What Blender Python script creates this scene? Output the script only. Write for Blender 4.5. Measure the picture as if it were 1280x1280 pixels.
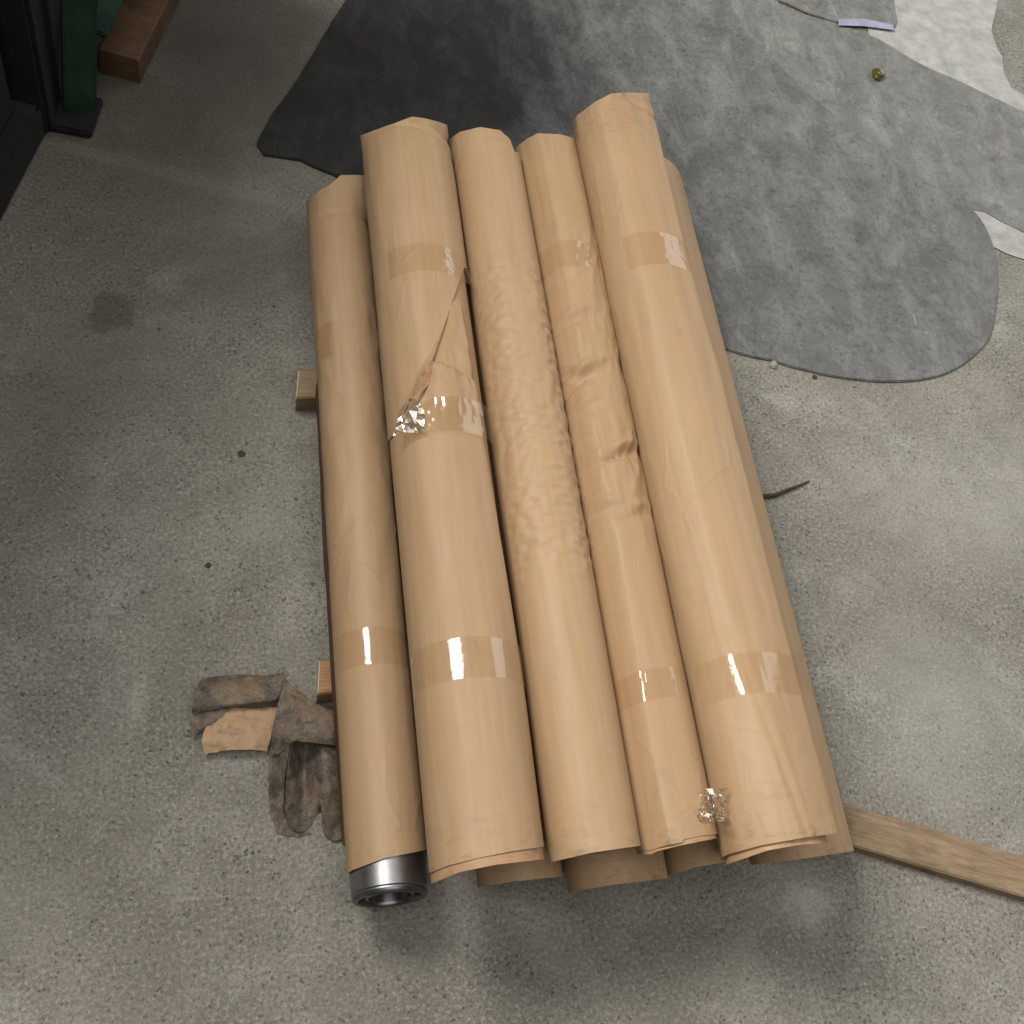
import bpy, bmesh, math, random
import numpy as np
from mathutils import Vector, Matrix, noise
random.seed(7)
for o in list(bpy.data.objects): bpy.data.objects.remove(o)
SC = bpy.context.scene
COL = SC.collection
R = math.radians

# ------------------------------------------------------------------ camera
CAM_H = 1.5
ROT = Matrix(((0.9740890988, 0.0194612342, -0.2253257374),
              (-0.1257238956, 0.8747637797, -0.4679549463),
              (0.1879998130, 0.4841586415, 0.8545446040)))
# rows of ROT = world axes expressed in the camera's frame
cd = bpy.data.cameras.new('camera'); cam = bpy.data.objects.new('camera', cd); COL.objects.link(cam)
m4 = ROT.to_4x4(); m4.translation = (0, 0, CAM_H); cam.matrix_world = m4
cd.sensor_fit = 'HORIZONTAL'; cd.sensor_width = 36; cd.lens = 36 * 1500 / 1280
cd.clip_start = 0.02; cd.clip_end = 100
SC.camera = cam
SC.view_settings.view_transform = 'Standard'; SC.view_settings.look = 'None'
SC.view_settings.exposure = 0.0; SC.view_settings.gamma = 1

# ------------------------------------------------------------------ light
w = bpy.data.worlds.new('World'); SC.world = w; w.use_nodes = True
bg = w.node_tree.nodes['Background']; bg.inputs[0].default_value = (1.0, 0.98, 0.95, 1); bg.inputs[1].default_value = 0.05

def area(name, loc, target, sx, sy, power, col):
    l = bpy.data.lights.new(name, 'AREA'); l.shape = 'RECTANGLE'; l.size = sx; l.size_y = sy
    l.energy = power; l.color = col
    o = bpy.data.objects.new(name, l); COL.objects.link(o); o.location = loc
    o.rotation_euler = (Vector(target) - Vector(loc)).to_track_quat('-Z', 'Y').to_euler()
    return o
area('skylight', (-1.55, 2.1, 2.8), (0.0, 1.4, 0), 1.1, 2.3, 238, (1.0, 0.965, 0.90))
area('doorway_light', (3.4, 2.6, 1.9), (0.9, 0.9, 0.0), 2.2, 2.0, 40, (0.96, 0.98, 1.0))
area('overhead_fill', (0.2, -0.7, 4.4), (0.2, -0.2, 0), 3.6, 2.8, 98, (1.0, 0.975, 0.93))  # added fill from overhead to lighten the near floor, no such lamp seen

# ------------------------------------------------------------------ helpers
def P(px, py, z=0.0):
    """pixel of the 1280 px photograph -> world point at height z"""
    v = ROT @ Vector((px - 640, 640 - py, -1500.0))
    return Vector((0, 0, CAM_H)) + v * ((z - CAM_H) / v.z)

def proj(p):
    q = ROT.transposed() @ (Vector(p) - Vector((0, 0, CAM_H)))
    return 640 + q.x / -q.z * 1500, 640 - q.y / -q.z * 1500

def trim(pos, root, outline, y0, y1, lim=(8, 205), back=0.0):
    """edge line of a wrapped sheet, as y(theta), from its outline as seen in the photograph"""
    xs = [a for a, b in outline]; ys = [b for a, b in outline]
    def f(th):
        a, b = y0, y1; t = min(max(th, lim[0]), lim[1])
        for _ in range(22):
            m = (a + b) / 2; x, z = pos(t, m)
            px, py = proj((root.location.x + x, m, root.location.z + z))
            if py > np.interp(px, xs, ys): a = m
            else: b = m
        return (a + b) / 2 + back * (abs(th - t) / 40)
    tab = [(t, f(t)) for t in range(-95, 366, 2)]
    return lerp_tab(tab)

def tag(o, label=None, cat=None, group=None, kind=None):
    if label: o['label'] = label
    if cat: o['category'] = cat
    if group: o['group'] = group
    if kind: o['kind'] = kind
    return o

def link(name, me, mat=None, parent=None, smooth=True):
    o = bpy.data.objects.new(name, me); COL.objects.link(o)
    if mat: me.materials.append(mat)
    if parent: o.parent = parent
    if smooth:
        for p in me.polygons: p.use_smooth = True
    return o

def empty(name, loc, rz=0.0):
    o = bpy.data.objects.new(name, None); COL.objects.link(o); o.location = loc
    o.rotation_euler = (0, 0, rz); o.empty_display_size = 0.05
    return o

def grid_mesh(name, pts, nu, nv):
    faces = [(i * nv + j, i * nv + j + 1, (i + 1) * nv + j + 1, (i + 1) * nv + j)
             for i in range(nu - 1) for j in range(nv - 1)]
    me = bpy.data.meshes.new(name); me.from_pydata(pts, [], faces); me.update()
    return me

def solid(o, t, off=-1):
    m = o.modifiers.new('thickness', 'SOLIDIFY'); m.thickness = t; m.offset = off
    e = o.modifiers.new('edges', 'EDGE_SPLIT'); e.split_angle = R(50)
    return o

def lerp_tab(tab):
    tab = sorted(tab)
    xs = [a for a, b in tab]; ys = [b for a, b in tab]
    return lambda x: float(np.interp(x, xs, ys))

def sstep(a, b, x):
    t = min(1, max(0, (x - a) / (b - a))); return t * t * (3 - 2 * t)

def N(x, y, z=0.0): return noise.noise(Vector((x, y, z)))

# ------------------------------------------------------------------ materials
class NT:
    def __init__(s, name):
        s.m = bpy.data.materials.new(name); s.m.use_nodes = True
        s.t = s.m.node_tree; s.n = s.t.nodes; s.b = s.n['Principled BSDF']; s.out = s.n['Material Output']
    def add(s, typ, **kw):
        n = s.n.new(typ)
        for k, v in kw.items(): setattr(n, k, v)
        return n
    def l(s, a, b): s.t.links.new(a, b)
    def put(s, sock, v):
        if hasattr(v, 'is_linked') or hasattr(v, 'links'): s.l(v, sock)
        else: sock.default_value = v
    def coord(s, scale=(1, 1, 1), rot=(0, 0, 0), what='Object'):
        c = s.add('ShaderNodeTexCoord'); mp = s.add('ShaderNodeMapping')
        mp.inputs['Scale'].default_value = scale; mp.inputs['Rotation'].default_value = rot
        s.l(c.outputs[what], mp.inputs['Vector']); return mp.outputs[0]
    def noise(s, vec, scale, detail=4, rough=0.55, dist=0.0, out='Fac'):
        n = s.add('ShaderNodeTexNoise'); s.l(vec, n.inputs['Vector'])
        n.inputs['Scale'].default_value = scale; n.inputs['Detail'].default_value = detail
        n.inputs['Roughness'].default_value = rough; n.inputs['Distortion'].default_value = dist
        return n.outputs[0] if out == 'Fac' else n.outputs['Color']
    def vor(s, vec, scale, feature='F1', rnd=1.0):
        n = s.add('ShaderNodeTexVoronoi'); n.feature = feature; s.l(vec, n.inputs['Vector'])
        n.inputs['Scale'].default_value = scale; n.inputs['Randomness'].default_value = rnd
        return n
    def ramp(s, fac, stops, interp='LINEAR'):
        n = s.add('ShaderNodeValToRGB'); n.color_ramp.interpolation = interp
        cr = n.color_ramp
        while len(cr.elements) < len(stops): cr.elements.new(0.5)
        for e, (p, c) in zip(cr.elements, stops):
            e.position = p; e.color = (c, c, c, 1) if isinstance(c, (int, float)) else (*c, 1)
        s.l(fac, n.inputs[0]); return n.outputs[0]
    def mix(s, fac, a, b, mode='MIX'):
        n = s.add('ShaderNodeMix'); n.data_type = 'RGBA'; n.blend_type = mode
        s.put(n.inputs[0], fac)
        for sock, v in ((n.inputs[6], a), (n.inputs[7], b)):
            if isinstance(v, tuple): sock.default_value = (*v, 1)
            elif isinstance(v, (int, float)): sock.default_value = (v, v, v, 1)
            else: s.l(v, sock)
        return n.outputs[2]
    def math(s, op, a, b=0.0, clamp=False):
        n = s.add('ShaderNodeMath'); n.operation = op; n.use_clamp = clamp
        s.put(n.inputs[0], a); s.put(n.inputs[1], b); return n.outputs[0]
    def bump(s, h, strength, dist, normal=None):
        n = s.add('ShaderNodeBump'); n.inputs['Strength'].default_value = strength
        n.inputs['Distance'].default_value = dist; s.l(h, n.inputs['Height'])
        if normal is not None: s.l(normal, n.inputs['Normal'])
        return n.outputs[0]
    def fin(s, col=None, rough=None, nrm=None, metal=None, spec=None):
        b = s.b
        if col is not None: s.put(b.inputs['Base Color'], (*col, 1) if isinstance(col, tuple) else col)
        if rough is not None: s.put(b.inputs['Roughness'], rough)
        if nrm is not None: s.l(nrm, b.inputs['Normal'])
        if metal is not None: s.put(b.inputs['Metallic'], metal)
        if spec is not None: s.put(b.inputs['Specular IOR Level'], spec)
        return s.m

def kraft(name, c0, c1, dirt=0.35, dirt_col=(0.10, 0.085, 0.075)):
    s = NT(name); v0 = s.coord()
    oi = s.add('ShaderNodeObjectInfo')
    off = s.math('MULTIPLY', oi.outputs['Random'], 9.0)
    def shifted(vec):
        a = s.add('ShaderNodeVectorMath', operation='ADD'); s.l(vec, a.inputs[0]); s.l(off, a.inputs[1]); return a.outputs[0]
    v = shifted(v0)
    vs = shifted(s.coord((1, 0.06, 1)))
    streak = s.noise(vs, 110, 3, 0.6)
    broad = s.noise(vs, 14, 3, 0.5)
    cloud = s.noise(v, 9, 4, 0.6)
    fib = s.noise(s.coord((1, 0.25, 1)), 900, 2, 0.6)
    c = s.mix(s.ramp(broad, [(0.3, 0.0), (0.7, 1.0)]), c0, c1)
    c = s.mix(s.ramp(streak, [(0.35, 0.0), (0.68, 0.34)]), c, tuple(x * 0.70 for x in c0))
    c = s.mix(s.ramp(cloud, [(0.35, 0.0), (0.75, 0.28)]), c, (c1[0] * 1.04, c1[1] * 0.95, c1[2] * 1.02))
    smear = s.noise(shifted(s.coord((1, 0.35, 1))), 23, 5, 0.65, 0.6)
    c = s.mix(s.ramp(smear, [(0.62, 0.0), (0.78, dirt)]), c, dirt_col)
    c = s.mix(s.math('MULTIPLY', fib, 0.16), c, tuple(x * 0.6 for x in c0))
    gy = s.add('ShaderNodeSeparateXYZ'); s.l(s.coord(), gy.inputs[0])
    ends = s.ramp(s.math('MULTIPLY', gy.outputs[1], 0.6), [(0.160, 1.0), (0.205, 0.0), (0.775, 0.0), (0.835, 1.0)])
    scf = s.noise(shifted(s.coord((1, 2.2, 1))), 34, 6, 0.75, 0.8)
    c = s.mix(s.math('MULTIPLY', ends, s.ramp(scf, [(0.52, 0.0), (0.66, 0.55)])), c, (0.13, 0.10, 0.085))
    spots = s.ramp(s.vor(v, 21).outputs['Distance'], [(0.018, 0.7), (0.035, 0.0)])
    c = s.mix(s.math('MULTIPLY', spots, s.ramp(cloud, [(0.5, 0.0), (0.56, 1.0)])), c, (0.16, 0.11, 0.07))
    c = s.mix(s.math('MULTIPLY', oi.outputs['Random'], 0.14), c, tuple(x * 0.55 for x in c0))
    h = s.mix(0.5, fib, s.noise(v, 60, 4, 0.6))
    n = s.bump(s.noise(v, 16, 3, 0.5), 0.22, 0.006)
    wv = s.noise(v, 7, 2, 0.5, out='Color'); wa = s.add('ShaderNodeVectorMath', operation='MULTIPLY_ADD')
    s.l(wv, wa.inputs[0]); wa.inputs[1].default_value = (0.06, 0.06, 0.06); s.l(shifted(s.coord((1, 0.8, 1))), wa.inputs[2])
    cv = s.vor(wa.outputs[0], 13, 'DISTANCE_TO_EDGE')
    crs = s.math('MULTIPLY', s.ramp(cv.outputs['Distance'], [(0.0, 1.0), (0.05, 0.0)]), s.ramp(s.noise(v, 5, 2, 0.5), [(0.50, 0.0), (0.62, 1.0)]))
    n = s.bump(crs, 0.20, 0.0020, n)
    n = s.bump(h, 0.10, 0.0012, n)
    return s.fin(c, s.ramp(cloud, [(0.3, 0.50), (0.7, 0.62)]), n, spec=0.38)

KRAFT = kraft('kraft_paper', (0.440, 0.286, 0.155), (0.500, 0.339, 0.199), 0.26)
KRAFT_IN = kraft('kraft_paper_inner', (0.45, 0.27, 0.145), (0.50, 0.31, 0.175), 0.2)
KRAFT_RED_SHADED = kraft('shaded_red_brown_paper', (0.085, 0.040, 0.024), (0.12, 0.058, 0.034), 0.3)  # red-brown paper, darkened so the flap's shade is in its colour
KRAFT_DIRTY = kraft('kraft_paper_soiled', (0.15, 0.118, 0.092), (0.23, 0.185, 0.15), 0.75, (0.05, 0.042, 0.036))

def soiled():
    s = NT('soiled_crumpled_paper'); v = s.coord()
    a = s.noise(v, 26, 6, 0.7, 0.8); b = s.noise(v, 60, 5, 0.7, 0.4); f = s.noise(v, 420, 3, 0.7)
    c = s.mix(s.ramp(a, [(0.36, 0.0), (0.62, 1.0)]), (0.085, 0.066, 0.052), (0.215, 0.170, 0.134))
    c = s.mix(s.ramp(b, [(0.52, 0.0), (0.68, 0.7)]), c, (0.30, 0.245, 0.195))
    c = s.mix(s.ramp(b, [(0.34, 0.75), (0.46, 0.0)]), c, (0.045, 0.036, 0.029))
    c = s.mix(s.ramp(s.noise(v, 15, 3, 0.6), [(0.56, 0.0), (0.66, 0.5)]), c, (0.26, 0.17, 0.10))
    c = s.mix(s.ramp(f, [(0.34, 0.6), (0.5, 0.0)]), c, (0.05, 0.04, 0.032))
    n = s.bump(s.noise(v, 75, 4, 0.65, 0.3), 0.55, 0.004); n = s.bump(f, 0.2, 0.0008, n)
    return s.fin(c, 0.7, n, spec=0.25)
SOILED = soiled()

def tape_mat(name, tint, gloss_rough, base=0.045, bump=1.0):
    s = NT(name); s.n.remove(s.b)
    tr = s.add('ShaderNodeBsdfTransparent'); tr.inputs[0].default_value = (*tint, 1)
    gl = s.add('ShaderNodeBsdfGlossy'); gl.inputs['Roughness'].default_value = gloss_rough
    gl.inputs['Color'].default_value = (1, 1, 1, 1)
    fr = s.add('ShaderNodeLayerWeight'); fr.inputs[0].default_value = 0.5
    v = s.coord()
    n = s.bump(s.noise(v, 90, 3, 0.6, 0.5), 0.22 * bump, 0.0012)
    n = s.bump(s.noise(s.coord((1, 0.4, 1)), 35, 2, 0.5), 0.25, 0.002, n)
    s.l(n, gl.inputs['Normal'])
    mx = s.add('ShaderNodeMixShader')
    f5 = s.math('POWER', fr.outputs['Facing'], 5.0)
    s.l(s.math('ADD', s.math('MULTIPLY', f5, 0.7), base, True), mx.inputs[0]); s.l(tr.outputs[0], mx.inputs[1]); s.l(gl.outputs[0], mx.inputs[2])
    s.l(mx.outputs[0], s.out.inputs[0]); return s.m
TAPE = tape_mat('clear_tape', (0.985, 0.968, 0.935), 0.09)
TAPE_CRUMPLE = tape_mat('crumpled_clear_tape', (0.95, 0.93, 0.87), 0.12, 0.05, 0.45)
FILM = tape_mat('crumpled_film', (0.90, 0.88, 0.80), 0.20, 0.30, 0.3)

def steel_mat():
    s = NT('turned_steel'); v = s.coord((1, 1, 1))
    ring = s.noise(s.coord((0.2, 60, 0.2)), 30, 3, 0.6)
    scuff = s.noise(v, 45, 5, 0.7)
    c = s.mix(s.ramp(scuff, [(0.4, 0.0), (0.7, 0.6)]), (0.36, 0.36, 0.37), (0.20, 0.20, 0.21))
    n = s.bump(ring, 0.12, 0.0008)
    return s.fin(c, s.ramp(scuff, [(0.3, 0.30), (0.7, 0.48)]), n, 1.0)
STEEL = steel_mat()
def steel_dark():
    s = NT('oiled_dark_steel'); v = s.coord()
    a = s.noise(v, 60, 4, 0.6)
    return s.fin(s.mix(a, (0.10, 0.10, 0.10), (0.20, 0.20, 0.20)), 0.34, s.bump(a, 0.15, 0.001), 0.9)
STEEL_DARK = steel_dark()

def wood_mat(name, c0, c1, dark, axis_scale=(14, 1.2, 14)):
    s = NT(name); v = s.coord(axis_scale)
    g = s.noise(v, 6, 6, 0.65, 0.4)
    f = s.noise(s.coord(tuple(a * 5 for a in axis_scale)), 6, 3, 0.6)
    blot = s.noise(s.coord(), 14, 4, 0.6)
    c = s.mix(s.ramp(g, [(0.3, 0.0), (0.68, 1.0)]), c0, c1)
    c = s.mix(s.ramp(f, [(0.42, 0.0), (0.75, 0.5)]), c, dark)
    c = s.mix(s.ramp(blot, [(0.48, 0.0), (0.72, 0.65)]), c, dark)
    n = s.bump(s.mix(0.5, g, f), 0.5, 0.004)
    return s.fin(c, 0.78, n, spec=0.25)
WOOD = wood_mat('weathered_batten_wood', (0.25, 0.175, 0.105), (0.36, 0.265, 0.17), (0.085, 0.06, 0.038), (1.2, 14, 14))
WOOD_RED2 = wood_mat('reddish_batten_wood', (0.36, 0.20, 0.10), (0.44, 0.27, 0.145), (0.17, 0.09, 0.05), (1.2, 14, 14))
WOOD_FRESH = wood_mat('sawn_pale_wood', (0.55, 0.45, 0.30), (0.62, 0.54, 0.40), (0.36, 0.25, 0.14), (10, 4, 4))
WOOD_RED = wood_mat('stained_red_wood', (0.105, 0.058, 0.032), (0.15, 0.088, 0.05), (0.05, 0.028, 0.016), (14, 1.2, 14))

def concrete():
    s = NT('worn_concrete'); v = s.coord()
    cloud = s.noise(v, 1.8, 6, 0.6, 0.3)
    mott = s.noise(v, 11, 6, 0.68, 0.4)
    grain = s.noise(v, 185, 3, 0.7)
    grit = s.noise(v, 330, 3, 0.7)
    patchy = s.ramp(s.noise(v, 4.2, 4, 0.6, 0.5), [(0.36, 0.60), (0.60, 1.0)])
    c = s.mix(s.ramp(cloud, [(0.36, 0.0), (0.64, 1.0)]), (0.184, 0.170, 0.141), (0.296, 0.280, 0.240))
    c = s.mix(s.ramp(mott, [(0.42, 0.0), (0.66, 0.6)]), c, (0.165, 0.154, 0.130))
    c = s.mix(s.ramp(s.noise(v, 5.5, 5, 0.65, 0.8), [(0.53, 0.0), (0.70, 0.5)]), c, (0.40, 0.385, 0.345))
    c = s.mix(s.math('MULTIPLY', s.ramp(grain, [(0.34, 0.7), (0.48, 0.0)]), patchy), c, (0.095, 0.085, 0.068))
    c = s.mix(s.math('MULTIPLY', s.ramp(grain, [(0.53, 0.0), (0.69, 0.50)]), patchy), c, (0.52, 0.50, 0.45))
    c = s.mix(s.math('MULTIPLY', s.ramp(grit, [(0.34, 0.75), (0.44, 0.0)]), patchy), c, (0.050, 0.044, 0.034))
    c = s.mix(s.ramp(grit, [(0.60, 0.0), (0.72, 0.4)]), c, (0.54, 0.52, 0.47))
    dots = s.math('MULTIPLY', s.ramp(s.vor(v, 150).outputs['Distance'], [(0.16, 0.9), (0.34, 0.0)]), s.ramp(s.noise(v, 60, 2, 0.5), [(0.50, 0.0), (0.60, 1.0)]))
    c = s.mix(s.math('MULTIPLY', dots, patchy), c, (0.045, 0.04, 0.032))
    # dark pits in irregular places
    vo = s.vor(v, 95); far = s.noise(v, 7, 4, 0.65)
    pit = s.math('MULTIPLY', s.ramp(vo.outputs['Distance'], [(0.08, 0.8), (0.24, 0.0)]), s.ramp(far, [(0.45, 0.0), (0.70, 0.8)]))
    pit2 = s.ramp(s.vor(v, 13).outputs['Distance'], [(0.02, 0.8), (0.045, 0.0)])
    pits = s.math('MAXIMUM', pit, pit2)
    c = s.mix(s.math('MULTIPLY', pits, 0.75), c, (0.05, 0.045, 0.038))
    # pale chips
    chip = s.ramp(s.vor(s.coord((1, 1, 1), (0, 0, 0.6)), 19).outputs['Distance'], [(0.02, 1.0), (0.035, 0.0)])
    c = s.mix(s.math('MULTIPLY', chip, 0.6), c, (0.6, 0.59, 0.55))
    # stains (oil drips, grime patches); the far-left ones also paint in shade
    wob = s.noise(v, 18, 5, 0.6, out='Color')
    sep = s.add('ShaderNodeVectorMath', operation='MULTIPLY_ADD'); s.l(wob, sep.inputs[0]); sep.inputs[1].default_value = (0.09, 0.09, 0); s.l(v, sep.inputs[2])
    def stain_or_shade(px, py, rad, soft, strength, col):
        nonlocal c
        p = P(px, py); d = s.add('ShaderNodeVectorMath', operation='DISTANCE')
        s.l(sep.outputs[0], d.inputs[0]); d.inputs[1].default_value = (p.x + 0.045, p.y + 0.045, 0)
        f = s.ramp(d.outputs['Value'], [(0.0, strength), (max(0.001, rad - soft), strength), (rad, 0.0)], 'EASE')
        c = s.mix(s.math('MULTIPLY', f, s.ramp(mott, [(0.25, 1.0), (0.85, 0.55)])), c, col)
    stain_or_shade(137, 388, 0.042, 0.015, 0.6, (0.055, 0.05, 0.045))
    stain_or_shade(120, 470, 0.24, 0.20, 0.50, (0.10, 0.085, 0.065))
    stain_or_shade(200, 110, 0.58, 0.48, 0.88, (0.060, 0.054, 0.040))  # grime here and on the next line deepened to paint the machine's shade
    stain_or_shade(300, 20, 0.36, 0.28, 0.7, (0.06, 0.056, 0.047))
    stain_or_shade(330, 330, 0.20, 0.18, 0.45, (0.09, 0.08, 0.065))
    stain_or_shade(40, 620, 0.10, 0.09, 0.25, (0.11, 0.085, 0.065))
    stain_or_shade(1180, 900, 0.22, 0.20, 0.35, (0.46, 0.455, 0.43))
    stain_or_shade(1010, 1130, 0.05, 0.04, 0.4, (0.50, 0.49, 0.46))
    stain_or_shade(1200, 620, 0.25, 0.22, 0.35, (0.42, 0.405, 0.365))
    for k, (sc, ro, off) in enumerate(((5.0, 0.35, 1.0), (6.0, -0.9, 4.0))):
        n1 = s.noise(s.coord((1, 0.10, 1), (0, 0, ro)), 34 + 9 * k, 2, 0.5, 0.3)
        lin = s.ramp(n1, [(0.496, 0.0), (0.5, 1.0), (0.504, 0.0)])
        msk = s.ramp(s.noise(s.coord((1, 1, 1), (0, 0, off)), sc, 3, 0.6), [(0.62, 0.0), (0.68, 0.3)])
        c = s.mix(s.math('MULTIPLY', lin, msk), c, (0.50, 0.49, 0.45))
    n = s.bump(s.mix(0.4, grain, mott), 0.5, 0.005)
    n = s.bump(s.math('MULTIPLY', pits, -1.0), 0.8, 0.004, n)
    n = s.bump(grit, 0.25, 0.0015, n)
    return s.fin(c, s.ramp(mott, [(0.3, 0.62), (0.7, 0.85)]), n, spec=0.35)
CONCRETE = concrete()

def rubber(name, base, dust, dust_amt, seed):
    s = NT(name); v = s.coord((1, 1, 1), (0, 0, seed))
    cloud = s.noise(v, 3.0, 6, 0.62, 0.7)
    scuff = s.noise(s.coord((1, 0.5, 1), (0, 0, seed + 0.7)), 16, 6, 0.78, 0.5)
    scuff2 = s.noise(s.coord((0.6, 1, 1), (0, 0, seed - 0.5)), 22, 6, 0.75, 0.6)
    fine = s.noise(v, 130, 5, 0.75)
    # dust thicker to the right, its paler tone also painting in sheen
    g = s.add('ShaderNodeSeparateXYZ'); s.l(s.coord(), g.inputs[0])
    dust_sheen = s.ramp(s.math('ADD', s.math('MULTIPLY', g.outputs[0], 0.8), s.math('MULTIPLY', cloud, 0.55)), [(0.60, 0.0), (1.15, 1.0)])
    d = s.math('MULTIPLY', dust_sheen, dust_amt)
    c = s.mix(d, base, dust)
    c = s.mix(s.math('MULTIPLY', s.ramp(scuff, [(0.44, 0.0), (0.66, 0.9)]), s.math('ADD', d, 0.08)), c, tuple(x * 1.6 for x in dust))
    c = s.mix(s.math('MULTIPLY', s.ramp(scuff2, [(0.52, 0.0), (0.74, 0.55)]), s.math('ADD', d, 0.05)), c, (0.045, 0.046, 0.048))
    c = s.mix(s.ramp(fine, [(0.34, 0.5), (0.46, 0.0)]), c, tuple(x * 0.6 for x in base))
    c = s.mix(s.math('MULTIPLY', s.ramp(fine, [(0.58, 0.0), (0.74, 0.5)]), s.math('ADD', d, 0.06)), c, tuple(min(0.6, x * 2.2) for x in dust))
    # thin drag scratches in short arcs
    for k, (sc, ro, off) in enumerate(((7.0, 0.5, 1.0), (9.0, -0.7, 4.0), (6.0, 1.5, 9.0))):
        sv = s.coord((1, 0.10, 1), (0, 0, ro)); n1 = s.noise(sv, 42 + 9 * k, 2, 0.5, 0.25)
        lin = s.ramp(n1, [(0.497, 0.0), (0.5, 1.0), (0.503, 0.0)])
        msk = s.ramp(s.noise(s.coord((1, 1, 1), (0, 0, off)), sc, 3, 0.6), [(0.58, 0.0), (0.66, 0.8)])
        c = s.mix(s.math('MULTIPLY', s.math('MULTIPLY', lin, msk), s.math('ADD', d, 0.1)), c, (0.42, 0.42, 0.41))
    n = s.bump(s.mix(0.5, scuff, fine), 0.25, 0.002)
    n = s.bump(cloud, 0.25, 0.01, n)
    return s.fin(c, s.ramp(scuff2, [(0.3, 0.5), (0.7, 0.68)]), n, spec=0.3)
MAT_RUBBER = rubber('black_rubber_mat', (0.017, 0.017, 0.017), (0.142, 0.142, 0.138), 0.9, 0.3)
WORN_GREY = rubber('worn_grey_sheet', (0.085, 0.087, 0.082), (0.165, 0.167, 0.158), 0.9, 1.4)

def simple(name, col, rough, metal=0.0, nscale=40, bump=0.2, var=0.5):
    s = NT(name); v = s.coord(); a = s.noise(v, nscale, 5, 0.65)
    c = s.mix(s.ramp(a, [(0.35, 0.0), (0.7, 1.0)]), col, tuple(x * var for x in col))
    return s.fin(c, rough, s.bump(a, bump, 0.002), metal)
GREEN = simple('chipped_green_paint', (0.014, 0.050, 0.026), 0.6, 0, 25, 0.25, 0.45)
CAST = simple('grimy_black_iron', (0.008, 0.007, 0.006), 0.85, 0.0, 18, 0.4, 0.5)
PALE = simple('pale_floor_paint', (0.43, 0.43, 0.41), 0.7, 0, 30, 0.3, 0.62)
STONE = simple('grey_stone_chip', (0.36, 0.34, 0.29), 0.8, 0, 200, 0.4, 0.6)
DARKCHIP = simple('dark_chip', (0.05, 0.042, 0.035), 0.7, 0, 200, 0.4, 0.6)
OLIVE = simple('olive_glass', (0.09, 0.085, 0.012), 0.12, 0, 60, 0.1, 0.7)
TWIG = simple('twig_bark', (0.06, 0.042, 0.03), 0.8, 0, 160, 0.5, 0.5)
LILAC = simple('lilac_film_edge', (0.36, 0.35, 0.48), 0.4, 0, 50, 0.2, 0.7)

# ------------------------------------------------------------------ setting
bm = bmesh.new(); bmesh.ops.create_grid(bm, x_segments=60, y_segments=60, size=7)
me = bpy.data.meshes.new('ground'); bm.to_mesh(me); bm.free()
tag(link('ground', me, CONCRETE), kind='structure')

def smooth_poly(pts, sub, jag, seed, closed=True):
    out = []; n = len(pts)
    for i in range(n):
        p0, p1, p2, p3 = pts[i - 1], pts[i], pts[(i + 1) % n], pts[(i + 2) % n]
        L = (p2 - p1).length; k = max(1, int(L / sub))
        for j in range(k):
            t = j / k
            q = p1.lerp(p2, t)
            if L < 0.45:
                q = 0.5 * ((2 * p1) + (p2 - p0) * t + (2 * p0 - 5 * p1 + 4 * p2 - p3) * t * t + (3 * p1 - p0 - 3 * p2 + p3) * t ** 3)
            a = jag * (N(q.x * 22, q.y * 22, seed) + 0.6 * N(q.x * 70, q.y * 70, seed + 3))
            out.append(Vector((q.x + a, q.y + a * 0.7, 0)))
    return out

def slab(name, pts, z0, z1, mat, zfun=None):
    bm = bmesh.new()
    top = [bm.verts.new((p.x, p.y, z1)) for p in pts]
    low = [bm.verts.new((p.x, p.y, z0)) for p in pts]
    cen = bm.faces.new(top); n = len(pts)
    for i in range(n):
        bm.faces.new((top[i], low[i], low[(i + 1) % n], top[(i + 1) % n]))
    bmesh.ops.recalc_face_normals(bm, faces=bm.faces)
    rim = [e for e in bm.edges if e.verts[0].co.z > z1 - 1e-6 and e.verts[1].co.z > z1 - 1e-6]
    bmesh.ops.bevel(bm, geom=rim, offset=min(0.0015, (z1 - z0) * 0.4), segments=2, affect='EDGES', clamp_overlap=True)
    me = bpy.data.meshes.new(name); bm.to_mesh(me); bm.free()
    return link(name, me, mat, smooth=False)

px_pale = [(1085, -60), (1085, 40), (1140, 110), (1230, 180), (1205, 262), (1243, 310), (1300, 330), (1420, 360), (1420, 90), (1290, 125), (1255, 90), (1254, 72), (1240, 40), (1246, -60)]
slab('floor_patch', smooth_poly([P(*q) for q in px_pale], 0.03, 0.004, 5), -0.01, 0.0015, PALE)
SC_o = tag(bpy.data.objects['floor_patch'], kind='structure')

px_grey = [(830, -80), (930, -80), (975, 8), (1010, 20), (1045, 30), (1098, 50), (1145, 78), (1210, 108), (1290, 145), (1400, 195), (1400, 340), (1275, 290), (1212, 263), (1150, 300), (1000, 250), (850, 150), (780, 40)]
grey = slab('rubber_sheet', smooth_poly([P(*q) for q in px_grey], 0.03, 0.003, 9), 0.0, 0.0025, WORN_GREY)
tag(grey, 'worn light grey floor sheet with scuffed pale patches, beyond the black mat', 'floor sheet')

px_mat = [(322, 182), (378, 90), (436, -5), (480, -80), (700, -100), (880, -80), (905, -20), (925, 30), (985, 95), (1060, 160), (1130, 212), (1185, 242), (1213, 262), (1235, 295), (1246, 340), (1243, 395), (1232, 430), (1195, 462), (1150, 476), (1085, 478), (1020, 468), (960, 452), (903, 437), (800, 400), (640, 320), (500, 255), (430, 226), (375, 203)]
mat = slab('rubber_mat', smooth_poly([P(*q) for q in px_mat], 0.02, 0.0025, 2), 0.0, 0.0048, MAT_RUBBER)
tag(mat, 'black rubber floor mat with a rounded worn end, lying under the paper rolls', 'mat')

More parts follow.
